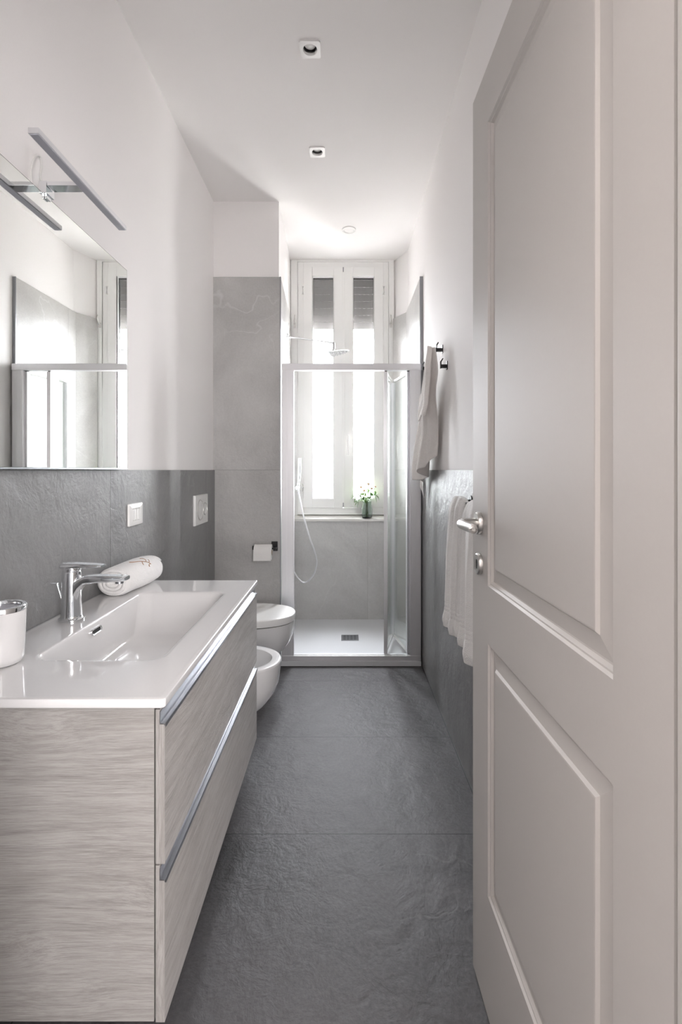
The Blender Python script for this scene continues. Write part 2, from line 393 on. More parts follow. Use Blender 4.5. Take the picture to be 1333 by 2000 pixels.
# door lining on the hinge side
b = mk()
box(b, DX1 - 0.016, DX1 + 0.0, YF - 0.012, 0.487, 0, DZ, bev=0.002); box(b, DX1 - 0.016, DX1 + 0.075, YF - 0.024, YF - 0.001, 0, DZ + 0.07, bev=0.003)
box(b, DX0, DX0 + 0.012, YF - 0.012, 0.487, 0, DZ, bev=0.002); box(b, DX0 - 0.075, DX0 + 0.012, YF - 0.024, YF - 0.001, 0, DZ + 0.07, bev=0.003)
box(b, DX0, DX1, YF - 0.024, 0.487, DZ - 0.012, DZ, bev=0.002)
obj('trim_1', b, 'lacquer', kind='structure')

# ------------------------------------------------------------------ door leaf, opened against the right wall
def door():
    # leaf in local coordinates: u along the leaf from the free edge (0) to the hinge (0.712), z up, depth d towards the room
    P0 = Vector((0.3125, 1.208, 0)); P1 = Vector((0.3265, 0.495, 0)); U = (P1 - P0).normalized(); N = Vector((-U.y, U.x, 0))
    if N.x > 0: N = -N
    Wd = (P1 - P0).length; z0, z1 = 0.010, 2.082; T = 0.040
    pt = lambda u, z, d: P0 + U * u + N * d + Vector((0, 0, z))
    panels = [(0.116, Wd - 0.108, 0.948, 1.958), (0.116, Wd - 0.108, 0.272, 0.822)]
    b = mk()
    us = [0, panels[0][0], panels[0][1], Wd]; zs = [z0, panels[1][2], panels[1][3], panels[0][2], panels[0][3], z1]
    for side in (0, -T):
        for i in range(3):
            for j in range(5):
                if i == 1 and j in (1, 3): continue
                b.faces.new([b.verts.new(pt(*q, side)) for q in ((us[i], zs[j]), (us[i + 1], zs[j]), (us[i + 1], zs[j + 1]), (us[i], zs[j + 1]))])
    for (a, c) in (((0, z0), (Wd, z0)), ((Wd, z0), (Wd, z1)), ((Wd, z1), (0, z1)), ((0, z1), (0, z0))):
        b.faces.new([b.verts.new(p) for p in (pt(*a, 0), pt(*c, 0), pt(*c, -T), pt(*a, -T))])
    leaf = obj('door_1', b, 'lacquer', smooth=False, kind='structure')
    prof = [(0, 0), (0.0035, -0.0042), (0.0060, -0.0046), (0.0105, -0.0096), (0.0130, -0.0100), (0.0400, -0.0058), (0.0440, -0.0015), (0.0465, -0.0010)]
    for k, (a, c, e, f) in enumerate(panels):
        b = mk()
        for s, base in ((1, 0), (-1, -T)):
            rings = [[pt(a + o, e + o, base + s * d), pt(c - o, e + o, base + s * d), pt(c - o, f - o, base + s * d), pt(a + o, f - o, base + s * d)] for o, d in prof]
            loft(b, rings, cap0=False)
        bmesh.ops.recalc_face_normals(b, faces=b.faces)
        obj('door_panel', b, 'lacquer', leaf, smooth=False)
    hd = mk()   # lever handle: rose, neck, lever
    hu, hz = 0.058, 1.078
    for s, base in ((1, 0), (-1, -T)):
        c = pt(hu, hz, base); ax = N * s
        lathe(hd, [(0.0, -0.001), (0.026, -0.001), (0.026, 0.006), (0.0235, 0.010), (0.0, 0.010)], c, 36, ax)
        if s == 1:
            path = smooth_path([c + ax * 0.006, c + ax * 0.028, c + ax * 0.040 + U * 0.004, c + ax * 0.0475 + U * 0.018, c + ax * 0.049 + U * 0.055, c + ax * 0.047 + U * 0.112], 7)
            n = len(path); tube(hd, path, [0.0115 if i < n * .4 else 0.0115 - 0.002 * (i / n) for i in range(n)], 20)
            tube(hd, [path[-1], path[-1] + U * 0.004], [0.0095, 0.004], 20)
    obj('door_handle', hd, 'satin', leaf)
    kh = mk(); c = pt(hu, 0.985, 0)
    lathe(kh, [(0.0, -0.001), (0.0245, -0.001), (0.0245, 0.006), (0.022, 0.009), (0.012, 0.009), (0.0105, 0.0075), (0.0, 0.0075)], c, 36, N)
    rose = obj('key_rose', kh, 'satin', leaf)
    kk = mk(); kv = pt(hu, 0.985, 0.0078)
    ring = []
    for s in range(24):
        t = 2 * PI * s / 24; ring.append(kv + U * 0.0022 * math.cos(t) * (1.7 if math.sin(t) > 0.2 else 1) + Vector((0, 0, 1)) * 0.011 * math.sin(t))
    loft(kk, [ring, [p + N * 0.0006 for p in ring]]); obj('keyhole', kk, 'gap', rose)
    for z in (0.28, 1.05, 1.80):
        hg = mk(); c = pt(Wd - 0.004, z, -T - 0.005); tube(hg, [c, c + Vector((0, 0, 0.075))], 0.006, 14)
        obj('hinge', hg, 'satin', leaf)
door()

# ------------------------------------------------------------------ window
def window():
    b = mk(); f = YW
    for d in ((-0.418, WX0, f - 0.004, f + 0.03, WZ0 - 0.02, ZC), (WX1, 0.404, f - 0.004, f + 0.03, WZ0 - 0.02, ZC), (WX0, WX1, f - 0.004, f + 0.03, WZ1, ZC)): box(b, *d, bev=0.002)
    for d in ((WX0, -0.318, f + 0.002, f + 0.075, WZ0, WZ1), (0.318, WX1, f + 0.002, f + 0.075, WZ0, WZ1), (-0.318, 0.318, f + 0.002, f + 0.075, 2.818, WZ1), (-0.318, 0.318, f + 0.002, f + 0.075, WZ0, 0.898)): box(b, *d, bev=0.003)
    box(b, WX0 + 0.004, WX1 - 0.004, f - 0.012, f + 0.004, WZ0, WZ0 + 0.008, bev=0.002)
    win = obj('window_1', b, 'window_paint', kind='structure')
    for s in (-1, 1):
        b = mk(); xo, xi = 0.318, 0.0025; gx0, gx1 = 0.0745, 0.2475; gz0, gz1 = 0.9755, 2.7445; y0, y1 = f - 0.006, f + 0.06
        X = lambda a, c: (min(s * a, s * c), max(s * a, s * c))
        for a, c, z0, z1 in ((xi, gx0, 0.900, 2.816), (gx1, xo, 0.900, 2.816), (gx0, gx1, 0.900, gz0), (gx0, gx1, gz1, 2.816)):
            box(b, *X(a, c), y0, y1, z0, z1, bev=0.0025)
        # glazing bead
        for a, c, z0, z1 in ((gx0 - .001, gx0 + 0.006, gz0, gz1), (gx1 - 0.006, gx1 + .001, gz0, gz1), (gx0, gx1, gz0 - .001, gz0 + 0.006), (gx0, gx1, gz1 - 0.006, gz1 + .001)):
            box(b, *X(a, c), y0 + 0.012, y0 + 0.03, z0, z1, bev=0.0015)
        if s == 1: box(b, -0.010, 0.012, y0 - 0.004, y0 + 0.004, 0.905, 2.81, bev=0.002)
        sash = obj('sash', b, 'window_paint', win)
        b = mk(); box(b, *X(gx0 - .004, gx1 + .004), y0 + 0.030, y0 + 0.034, gz0 - .004, gz1 + .004); obj('pane', b, 'window_glass', sash, smooth=False)
        b = mk()
        for a, c, z0, z1 in ((gx0 + .004, gx0 + 0.009, gz0, gz1), (gx1 - 0.009, gx1 - .004, gz0, gz1), (gx0, gx1, gz1 - 0.012, gz1 - .004)):
            box(b, *X(a, c), y0 + 0.0345, y0 + 0.05, z0, z1)
        obj('gasket', b, 'gap', sash, smooth=False)
        b = mk()
        for z in (2.63, 1.06):
            tube(b, [(s * 0.322, y0 - 0.004, z - 0.028), (s * 0.322, y0 - 0.004, z + 0.028)], 0.006, 12)
            lathe(b, [(0.0, 0), (0.0075, 0), (0.0075, 0.003), (0, 0.003)], (s * 0.322, y0 - 0.004, z + 0.028), 12)
            lathe(b, [(0.0, 0), (0.0075, 0), (0.0075, 0.003), (0, 0.003)], (s * 0.322, y0 - 0.004, z - 0.031), 12)
        obj('hinge', b, 'window_paint', sash)
        if s == 1:
            b = mk(); box(b, 0.022, 0.048, y0 - 0.008, y0, 1.36, 1.44, bev=0.003)
            tube(b, [(0.035, y0 - 0.006, 1.40), (0.035, y0 - 0.035, 1.40)], 0.007, 12)
            box(b, 0.026, 0.044, y0 - 0.044, y0 - 0.032, 1.315, 1.475, bev=0.004); obj('window_handle', b, 'plastic', sash)
    for za, zb in ((2.775, 2.812), (0.902, 0.940)):
        b = mk(); box(b, -0.004, 0.004, f - 0.0135, f - 0.009, za, zb); obj('latch', b, 'alu_dark', win)
    # roller shutter half lowered outside, slats joined with a row of light slots
    b = mk(); y = 4.14; z = 2.362; pitch = 0.0575
    while z < 2.90:
        box(b, -0.36, 0.36, y, y + 0.010, z, z + pitch - 0.0024, bev=0.0008)
        if z > 2.37:
            x = -0.36
            while x < 0.36:
                box(b, x, min(0.36, x + 0.020), y + 0.002, y + 0.008, z - 0.0026, z + 0.0002); x += 0.036
        z += pitch
    obj('roller_shutter', b, 'shutter', win, smooth=False)
    b = mk()
    v = [(-0.40, YB - 0.018), (0.475, YB - 0.018), (0.475, 3.84), (0.41, YW + 0.004), (0.41, YW + 0.03), (-0.425, YW + 0.03)]
    v = [(-0.412, YB - 0.018), (0.470, YB - 0.018), (0.402, YW + 0.03), (-0.412, YW + 0.03)]
    zt = lambda y: 0.818 + max(0, (y - (YB - 0.018))) / 0.09 * 0.022
    loft(b, [[(x, y, 0.80) for x, y in v], [(x, y, min(0.845, zt(y))) for x, y in v]])
    obj('window_sill', b, 'marble', win, smooth=False)
window()

# ------------------------------------------------------------------ ceiling fittings
def downlight(i, x, y, label):
    t = thing('recessed_downlight', label, 'ceiling light', (x, y, ZC), 'square recessed spots in the ceiling')
    b = mk(); s = 0.041; n = 40; c = []
    def sq(k, h, z):
        a = 2 * PI * (k + 0.5) / n; m = max(abs(math.cos(a)), abs(math.sin(a))); return (x + h * math.cos(a) / m, y + h * math.sin(a) / m, z)
    ci = lambda r, z: [(x + r * math.cos(2 * PI * (k + .5) / n), y + r * math.sin(2 * PI * (k + .5) / n), z) for k in range(n)]
    loft(b, [[sq(k, s, ZC) for k in range(n)], [sq(k, s, ZC - 0.006) for k in range(n)], ci(0.0285, ZC - 0.006), ci(0.0265, ZC - 0.002), ci(0.0265, ZC + 0.004)], False, False)
    obj('trim_plate', b, 'plastic', t)
    b = mk(); loft(b, [ci(0.0265, ZC + 0.003), ci(0.029, ZC + 0.03), ci(0.029, ZC + 0.05)], False, True); obj('housing', b, 'satin', t)
    b = mk(); loft(b, [ci(0.023, ZC + 0.049), ci(0.0235, ZC + 0.020), ci(0.021, ZC + 0.012), ci(0.013, ZC + 0.009), ci(0.004, ZC + 0.008)], False, True); obj('bulb', b, 'plastic', t)
downlight(0, *SPOTS[0], 'square white recessed ceiling spot nearest the camera')
downlight(1, *SPOTS[1], 'square white recessed ceiling spot further back, before the round disc')
b = mk(); lathe(b, [(0.048, 0), (0.048, -0.006), (0.044, -0.009), (0.036, -0.009), (0.034, -0.006), (0.0, -0.006)], (0.039, 3.493, ZC), 48)
tag(obj('ceiling_disc', b, 'plastic'), 'small round white disc on the ceiling above the shower', 'ceiling light')

# ------------------------------------------------------------------ vanity
VY0, VY1, VX = 0.895, 1.842, -0.338
def vanity():
    t = thing('vanity_cabinet', 'wall-hung pale grey wood vanity cabinet with two long drawers', 'cabinet', (-0.57, 1.37, 0.216))
    b = mk(); z0, z1 = 0.216, 0.778
    box(b, XL + 0.002, VX, VY0, VY0 + 0.018, z0, z1, bev=0.0008, mat=0)
    box(b, XL + 0.002, VX, VY1 - 0.018, VY1, z0, z1, bev=0.0008)
    box(b, XL + 0.002, VX, VY0 + 0.018, VY1 - 0.018, z0, z0 + 0.018); box(b, XL + 0.002, XL + 0.012, VY0 + 0.018, VY1 - 0.018, z0 + .018, z1 - 0.15)
    obj('body', b, 'wood_side', t)
    b = mk(); box(b, VX + 0.0005, VX + 0.003, VY0 + 0.012, VY1 - 0.012, z0 + 0.004, z1 - 0.001); obj('dark_gap', b, 'gap', t, smooth=False)
    xo, xi = -0.3185, -0.3345
    for za, zb in ((0.498, 0.747), (0.216, 0.469)):
        b = mk(); e0, e1 = VY0 - 0.001, VY1 + 0.001
        # front with its upper edge chamfered back for the grip
        pr = [(xo, za), (xo, zb), (xi + 0.0070, zb), (xi + 0.0070, zb + 0.026), (xi, zb + 0.026), (xi, za)]
        _, fs = loft(b, [[(x, e0, z) for x, z in pr], [(x, e1, z) for x, z in pr]])
        bmesh.ops.recalc_face_normals(b, faces=b.faces)
        for f in b.faces:
            if abs(f.normal.y) > 0.9: f.material_index = 1
        d = obj('drawer', b, ['wood_front', 'wood_end'], t, smooth=False)
        b = mk()
        pr = [(xo + 0.0030, zb - 0.003), (xo + 0.0030, zb + 0.0035), (xo + 0.0018, zb + 0.0035), (xo + 0.0006, zb + 0.0014), (xi + 0.0095, zb + 0.0022), (xi + 0.0084, zb + 0.0055), (xi + 0.0084, zb + 0.0225), (xi + 0.0072, zb + 0.0225), (xi + 0.0072, zb + 0.0002), (xo + 0.0002, zb + 0.0002), (xo + 0.0002, zb - 0.003)]
        loft(b, [[(x, e0 - 0.001, z) for x, z in pr], [(x, e1 + 0.001, z) for x, z in pr]])
        obj('handle_strip', b, 'alu_bright', d, smooth=False)
    # washbasin top
    CX0, CX1, CY0, CY1, zt = XL + 0.001, -0.3155, 0.886, 1.848, 0.795
    t2 = thing('washbasin', 'glossy white ceramic washbasin top with integrated rectangular bowl', 'washbasin', (-0.55, 1.365, 0.778))
    b = mk(); K = 8
    rect = lambda o, r, z: rrect(CX0 + o, CX1 - o, CY0 + o, CY1 - o, r, z, K)
    bx0, bx1, by0, by1 = -0.668, -0.392, 1.072, 1.668
    bas = lambda o, r, z, sl=0: rrect(bx0 + o * 0.55, bx1 - o * 0.9, by0 + o * 1.2, by1 - o * 2.0, r, z, K)
    rings = [rect(0.010, 0.004, 0.7785), rect(0.002, 0.006, 0.7785), rect(0.0, 0.007, 0.781), rect(0.0, 0.007, 0.7925), rect(0.002, 0.007, 0.795), rect(0.012, 0.006, 0.7952), rect(0.018, 0.006, 0.7946),
             bas(-0.010, 0.045, 0.7946), bas(-0.002, 0.040, 0.7942), bas(0.001, 0.038, 0.7930), bas(0.0045, 0.036, 0.788), bas(0.008, 0.036, 0.777), bas(0.018, 0.038, 0.745), bas(0.030, 0.04, 0.715), bas(0.042, 0.04, 0.698), bas(0.060, 0.045, 0.690), bas(0.10, 0.02, 0.686)]
    loft(b, rings, False, True)
    # underside skin of the bowl so it has thickness
    loft(b, [rect(0.010, 0.004, 0.7785), bas(-0.014, 0.05, 0.7785), bas(0.0, 0.045, 0.74), bas(0.02, 0.045, 0.69), bas(0.05, 0.045, 0.676)], False, True)
    wbn = obj('basin_top', b, 'ceramic', t2)
    b = mk(); lathe(b, [(0.0, 0.0065), (0.028, 0.0065), (0.032, 0.004), (0.033, 0.0)], (-0.56, 1.275, 0.686), 40); obj('drain_plug', b, 'chrome', t2)
    # overflow: chrome slot on the back slope of the bowl
    b = mk(); c = Vector((-0.6618, 1.341, 0.7715)); n_ = Vector((1, 0, 0.17)).normalized(); u = Vector((0, 1, 0)); v = n_.cross(u).normalized()
    def stad(hw, hh, d): 
        o = []
        for k in range(24):
            a = 2 * PI * k / 24; o.append(c + u * (math.copysign(hw - hh, math.cos(a)) + hh * math.cos(a)) + v * hh * math.sin(a) + n_ * d)
        return o
    loft(b, [stad(0.027, 0.0090, -0.004), stad(0.027, 0.0090, 0.003), stad(0.0255, 0.0078, 0.0042), stad(0.0225, 0.0050, 0.003), stad(0.022, 0.0045, 0.0008)], False, False)
    ov = obj('overflow_ring', b, 'chrome', t2)
    b = mk(); loft(b, [stad(0.0225, 0.0050, 0.0008), stad(0.0225, 0.0050, 0.0014)]); obj('overflow_slot', b, 'gap', ov)
vanity()
ZT = 0.795

def faucet():
    x, y = -0.738, 1.362
    t = thing('basin_faucet', 'chrome single-lever basin mixer tap with flat spout', 'faucet', (x, y, ZT))
    b = mk(); R = lambda hx, hy, z, dx=0: [(x + dx + hx * math.cos(a) * (1 if True else 1), y + hy * math.sin(a), z) for a in [2 * PI * k / 36 for k in range(36)]]
    loft(b, [R(.033, .033, ZT), R(.033, .033, ZT + .004), R(.029, .029, ZT + .006), R(.0265, .0265, ZT + .012), R(.0245, .0250, ZT + .05), R(.024, .0245, ZT + .095), R(.024, .0245, ZT + .128), R(.022, .0225, ZT + .131)])
    obj('body', b, 'chrome', t)
    b = mk()     # flat spout with a curved throat
    secs = []
    for xx, zc, hz, hy in ((0.006, .070, .030, .020), (0.014, .083, .024, .021), (0.024, .0965, .0165, .0215), (0.040, .1085, .0115, .022), (0.07, .1105, .0100, .0215), (0.11, .1115, .0088, .0205), (0.142, .1118, .0075, .0195), (0.151, .1115, .0050, .0175)):
        secs.append([(x + xx, y + hy * math.copysign(abs(math.cos(a)) ** 0.45, math.cos(a)), ZT + zc + hz * math.copysign(abs(math.sin(a)) ** 0.45, math.sin(a))) for a in [2 * PI * k / 28 for k in range(28)]])
    loft(b, secs); sp = obj('spout', b, 'chrome', t)
    b = mk(); lathe(b, [(0.0, 0.006), (0.0105, 0.006), (0.0105, -0.004), (0.0085, -0.004), (0.0, -0.002)], (x + 0.130, y, ZT + 0.102), 24); obj('aerator', b, 'alu_dark', sp)
    b = mk(); secs = []
    for xx, zc, hz, hy in ((-0.0245, .146, .0060, .018), (-0.018, .1465, .0072, .0225), (0.01, .1465, .0070, .0225), (0.04, .1465, .0055, .020), (0.075, .1455, .0045, .0165), (0.086, .145, .003, .0145)):
        secs.append([(x + xx, y + hy * math.copysign(abs(math.cos(a)) ** 0.5, math.cos(a)), ZT + zc + hz * math.copysign(abs(math.sin(a)) ** 0.5, math.sin(a))) for a in [2 * PI * k / 28 for k in range(28)]])
    loft(b, secs); lathe(b, [(.0225, .129), (.0235, .134), (.0235, .142), (.020, .1445)], (x, y, ZT), 36); obj('lever', b, 'chrome', t)
    b = mk(); tube(b, [(x - .018, y, ZT + .035), (x - .026, y, ZT + .050), (x - .040, y, ZT + .0965)], 0.0022, 10); box(b, x - .056, x - .038, y - .005, y + .005, ZT + .0955, ZT + .0985, bev=.001)
    obj('pop_up_rod', b, 'chrome', t)
faucet()

# cup
x, y = -0.7195, 1.052
t = thing('bathroom_jar', 'white ceramic tumbler with chrome rim at the left end of the washbasin', 'jar', (x, y, ZT))
b = mk(); lathe(b, [(0.0, 0.0), (0.034, 0.0), (0.040, 0.004), (0.0435, 0.014), (0.0475, 0.111), (0.0455, 0.113), (0.0445, 0.108), (0.040, 0.010), (0.0, 0.008)], (x, y, ZT), 56); obj('body', b, 'ceramic', t)
b = mk(); lathe(b, [(0.0480, 0.1115), (0.0483, 0.119), (0.0465, 0.1215), (0.0395, 0.1215), (0.037, 0.1185), (0.037, 0.106), (0.0440, 0.106), (0.0445, 0.112), (0.0480, 0.1115)], (x, y, ZT), 56); obj('rim_ring', b, 'chrome', t)
b = mk(); lathe(b, [(0.0368, 0.108), (0.0368, 0.114), (0.030, 0.116), (0.0, 0.116)], (x, y, ZT), 48); obj('lid', b, 'diffuser', t)

# rolled towel on the washbasin
def towel_roll():
    t = thing('rolled_towel', 'rolled white terry towel with brown embroidered sprig lying behind the tap', 'towel', (-0.735, 1.72, ZT))
    ax0 = Vector((-0.7365, 1.605, ZT + 0.045)); ax1 = Vector((-0.7155, 1.845, ZT + 0.047)); d = (ax1 - ax0).normalized(); side = Vector((d.y, -d.x, 0)).normalized(); up = Vector((0, 0, 1))
    A, H = 0.058, 0.045
    def cross(a, r):  # flattened round
        return side * (A * r * math.copysign(abs(math.cos(a)) ** .9, math.cos(a))) + up * (H * r * math.copysign(abs(math.sin(a)) ** .88, math.sin(a)))
    b = mk(); n = 64; L = (ax1 - ax0).length; rings = []
    for s, rr in ((0.0, .90), (.004, .96), (.012, 1.0), (.06, 1.01), (.12, 1.05), (.18, 1.06), (L - .012, 1.0), (L - .004, .93), (L, .82)):
        rings.append([ax0 + d * s + cross(2 * PI * k / n, rr * (1 + .012 * math.sin(3 * 2 * PI * k / n + s * 30))) for k in range(n)])
    loft(b, rings)
    # loose outer flap along the side
    obj('roll_body', b, 'towel', t)
    # spiral folded ends
    for end, sg in ((ax0, -1), (ax1, 1)):
        b = mk(); pts = []
        for k in range(110):
            a = k / 110 * 2 * PI * 3.0 + 0.6; r = 0.88 - 0.72 * k / 110
            pts.append(end + d * sg * (0.001 + 0.002 * math.sin(a * 1.3)) + cross(a, r))
        tube(b, pts, 0.0058, 8)
        obj('fold', b, 'towel', t)
    b = mk()
    def P(s, a, o=0.0012): return ax0 + d * s + cross(a, 1.055 + o * 10)
    for seq in ([(.115, 1.25), (.13, 1.1), (.142, .95), (.15, .8), (.152, .62)], [(.15, .8), (.162, .9), (.168, 1.05)], [(.13, 1.1), (.118, .95), (.112, .8)], [(.142, .95), (.156, 1.1), (.16, 1.3), (.155, 1.45)], [(.12, 1.2), (.10, 1.35), (.09, 1.5)], [(.15, .7), (.138, .62), (.135, .5)]):
        tube(b, smooth_path([P(*q) for q in seq], 4), 0.0013, 6)
    obj('embroidery', b, 'thread', t)['label'] = 'brown embroidered sprig'
towel_roll()

# ------------------------------------------------------------------ mirror and its lamp
t = thing('wall_mirror', 'large frameless rectangular wall mirror above the washbasin', 'mirror', (XL, 1.3, 1.206))
b = mk(); box(b, XL - 0.010, -0.785, 0.83, 1.800, 1.213, 1.912); obj('backing', b, 'mirror_edge', t, smooth=False)
b = mk(); box(b, -0.785, -0.780, 0.815, 1.807, 1.206, 1.919, mat=1)
front = [f for f in b.faces if f.calc_center_median().x > -0.7805]
bmesh.ops.inset_region(b, faces=front, thickness=0.0016)
for f in front: f.material_index = 0
obj('mirror_glass', b, ['mirror', 'mirror_edge'], t, smooth=False)
b = mk(); box(b, -0.7855, -0.7775, 0.815, 1.807, 1.2015, 1.2060, bev=.001); obj('bottom_rail', b, 'alu_dark', t)

t = thing('mirror_lamp', 'slim rectangular chrome lamp bar clipped over the mirror top', 'lamp', (-0.74, 1.32, 1.93))
b = mk(); box(b, -0.6925, -0.6685, 1.10, 1.547, 1.9385, 1.9515, bev=.0012); bar = obj('lamp_bar', b, 'alu', t)
b = mk(); box(b, -0.690, -0.671, 1.103, 1.544, 1.9372, 1.9386); obj('diffuser', b, 'diffuser', bar, smooth=False)
b = mk(); box(b, -0.768, -0.6915, 1.300, 1.333, 1.9375, 1.9480, bev=.001); obj('arm', b, 'chrome', t)
b = mk(); box(b, -0.790, -0.770, 1.300, 1.337, 1.9192, 1.950, bev=.001); box(b, -0.7795, -0.7735, 1.309, 1.328, 1.909, 1.921, bev=.001); box(b, -0.7925, -0.7865, 1.309, 1.328, 1.918, 1.945, bev=.001); obj('mirror_clamp', b, 'chrome', t)
b = mk(); tube(b, smooth_path([(-0.79, 1.318, 1.945), (-0.800, 1.325, 1.975), (-0.803, 1.335, 2.01), (-0.802, 1.325, 2.028), (-0.803, 1.305, 2.015), (-0.806, 1.295, 1.97), (-0.806, 1.30, 1.92)], 7), .003, 8); obj('cable', b, 'white_cable', t)

# ------------------------------------------------------------------ plates on the left wall
t = thing('light_switch', 'small white switch plate on the grey tiles right of the mirror', 'switch', (XL, 1.92, 1.03))
b = mk(); c = (1.921, 1.031); 
def plate(b, x, yc, zc, hy, hz, th, hole=None, bev=.003):
    rg = []
    for o, d in ((0, 0), (0, th * .6), (bev, th)):
        r = rrect(yc - hy + o, yc + hy - o, zc - hz + o, zc + hz - o, .004, 0, 5); rg.append([(x + d, p[0], p[1]) for p in r])
    if hole:
        for o, d in ((0, th), (0, th * .4)):
            r = rrect(yc - hole[0], yc + hole[0], zc - hole[1], zc + hole[1], .002, 0, 5); rg.append([(x + d, p[0], p[1]) for p in r])
    loft(b, rg)
plate(b, XL, *c, .062, .0425, .008, (.034, .023)); obj('cover_plate', b, 'plastic', t)
b = mk(); plate(b, XL + .003, 1.898, 1.031, .0108, .0225, .005, None, .001); obj('rocker', b, 'plastic', t)
b = mk(); plate(b, XL + .003, 1.921, 1.031, .0108, .0225, .005, None, .001); obj('rocker', b, 'plastic', t)
b = mk(); plate(b, XL + .003, 1.944, 1.031, .0108, .0225, .005, None, .001); obj('rocker', b, 'plastic', t)

t = thing('flush_plate', 'white dual-button toilet flush plate on the left wall tiles', 'flush plate', (XL, 2.80, .98))
b = mk(); plate(b, XL, 2.795, .981, .123, .082, .012, None, .002); obj('cover_plate', b, 'plastic', t)
for (yy, r) in ((2.765, .052), (2.858, .032)):
    b = mk(); lathe(b, [(r + .003, -.001), (r + .003, .0015), (r + .0005, .0015), (r, .0006)], (XL + .012, yy, .981), 48, (1, 0, 0)); lathe(b, [(0, .001), (r - .0015, .001), (r - .001, -.0005)], (XL + .0125, yy, .981), 48, (1, 0, 0))
    pb = obj('push_button', b, 'plastic', t)
    b = mk(); lathe(b, [(r + .0045, .0), (r + .0045, .0006), (r + .0035, .0024), (r + .0010, .0024), (r + .0005, .0005)], (XL + .0122, yy, .981), 48, (1, 0, 0)); obj('button_ring', b, 'satin', pb)

# ------------------------------------------------------------------ toilet and bidet
def dring(yc, proj, hw, z, n=40, x0=None, sq=0.75, flat=0.42):
    """D-shaped plan outline hung from the left wall"""
    x0 = XL if x0 is None else x0; p = []
    s = proj * flat
    for k in range(n + 1):
        a = -PI / 2 + PI * k / n
        p.append((x0 + s + (proj - s) * abs(math.cos(a)) ** sq, yc + hw * math.copysign(abs(math.sin(a)) ** (.92), math.sin(a)), z))
    return [(x0, yc - hw, z)] + p + [(x0, yc + hw, z)]
PROF = [(.366, .524, .182), (.33, .525, .183), (.29, .520, .181), (.25, .503, .175), (.21, .472, .163), (.175, .428, .147), (.143, .370, .127), (.118, .300, .105), (.100, .22, .082), (.092, .14, .06)]
def toilet():
    yc = 2.80
    t = thing('toilet', 'white wall-hung toilet with closed lid beside the grey pillar', 'toilet', (XL + .25, yc, .10))
    b = mk(); loft(b, [dring(yc, p, h, z) for z, p, h in PROF]); obj('bowl', b, 'ceramic', t)
    b = mk(); loft(b, [dring(yc, .510, .174, .3655), dring(yc, .510, .174, .372)]); obj('hinge_gap', b, 'gap', t)
    b = mk()
    L = lambda o, z: dring(yc, .532 - o, .187 - o, z, x0=XL + .03 if False else None)
    rg = [[(max(px, XL + .05), py, pz) for px, py, pz in r] for r in (L(.003, .3705), L(.0, .3735), L(.0, .403), L(.0015, .407), L(.005, .4095), L(.012, .4105), L(.04, .4118), L(.10, .412))]
    loft(b, rg); obj('lid', b, 'plastic', t)
toilet()
def bidet():
    yc = 2.13; dz = .025
    t = thing('bidet', 'white wall-hung bidet just behind the vanity, nearer than the toilet', 'bidet', (XL + .25, yc, .12))
    b = mk(); zt = .400
    rg = [dring(yc, p * 1.012, h, .390 - (.366 - z) * 1.08) for z, p, h in PROF[::-1]]
    rg[-1] = dring(yc, .536, .184, .390)
    o = lambda d, z, f=0: [(max(px, XL + .14 + f), py, pz) if False else (px, py, pz) for px, py, pz in dring(yc, .536 - d, .184 - d, z)]
    rg += [dring(yc, .534, .182, .397), dring(yc, .528, .176, .4005), dring(yc, .510, .158, .4008), dring(yc, .500, .148, .3985)]
    rg = [r for r in rg]
    inner = lambda d, z: [(max(px, XL + .15 + d * .4), py, pz) for px, py, pz in dring(yc, .500 - d, .148 - d, z)]
    rg += [inner(.003, .3980), inner(.007, .385), inner(.016, .34), inner(.04, .30), inner(.09, .288)]
    loft(b, rg); obj('body', b, 'ceramic', t)
    b = mk(); lathe(b, [(.024, .0), (.022, .035), (.019, .075), (0, .08)], (XL + .085, yc, .400), 28); tube(b, [(XL + .09, yc, .44), (XL + .16, yc, .452), (XL + .19, yc, .445)], [.013, .012, .011], 16); box(b, XL + .06, XL + .15, yc - .014, yc + .014, .480, .490, bev=.003)
    obj('tap', b, 'chrome', t)
bidet()

# ------------------------------------------------------------------ toilet roll
t = thing('toilet_roll_holder', 'square black toilet roll holder on the grey pillar', 'toilet roll holder', (-.43, YP, .72))
b = mk(); box(b, -.446, -.408, YP - .008, YP, .698, .757, bev=.0015); box(b, -.420, -.410, YP - .058, YP - .006, .716, .727, bev=.001); obj('mount', b, 'black', t)
b = mk(); box(b, -.549, -.410, YP - .066, YP - .056, .7165, .7265, bev=.001); box(b, -.553, -.547, YP - .069, YP - .053, .7145, .738, bev=.001); obj('bar', b, 'black', t)
t = thing('toilet_roll', 'white toilet paper roll hanging on the black holder', 'toilet paper', (-.485, YP - .061, .67))
b = mk(); cy, cz = YP - .061, .6995 ; ax = (1, 0, 0)
lathe(b, [(.020, 0), (.047, 0), (.0475, .002), (.0475, .104), (.047, .106), (.020, .106), (.020, 0)], (-.541, cy, cz), 48, ax)
loft(b, [[(-.541, cy - .0478, cz), (-.435, cy - .0478, cz), (-.435, cy - .0468, cz), (-.541, cy - .0468, cz)], [(-.541, cy - .0482, cz - .045), (-.435, cy - .0482, cz - .045), (-.435, cy - .0474, cz - .045), (-.541, cy - .0474, cz - .045)]])
pr = obj('paper', b, 'paper', t)
b = mk(); lathe(b, [(.0200, 0.001), (.0188, 0.001), (.0188, .105), (.0200, .105)], (-.541, cy, cz), 32, ax); obj('core', b, 'card', t)

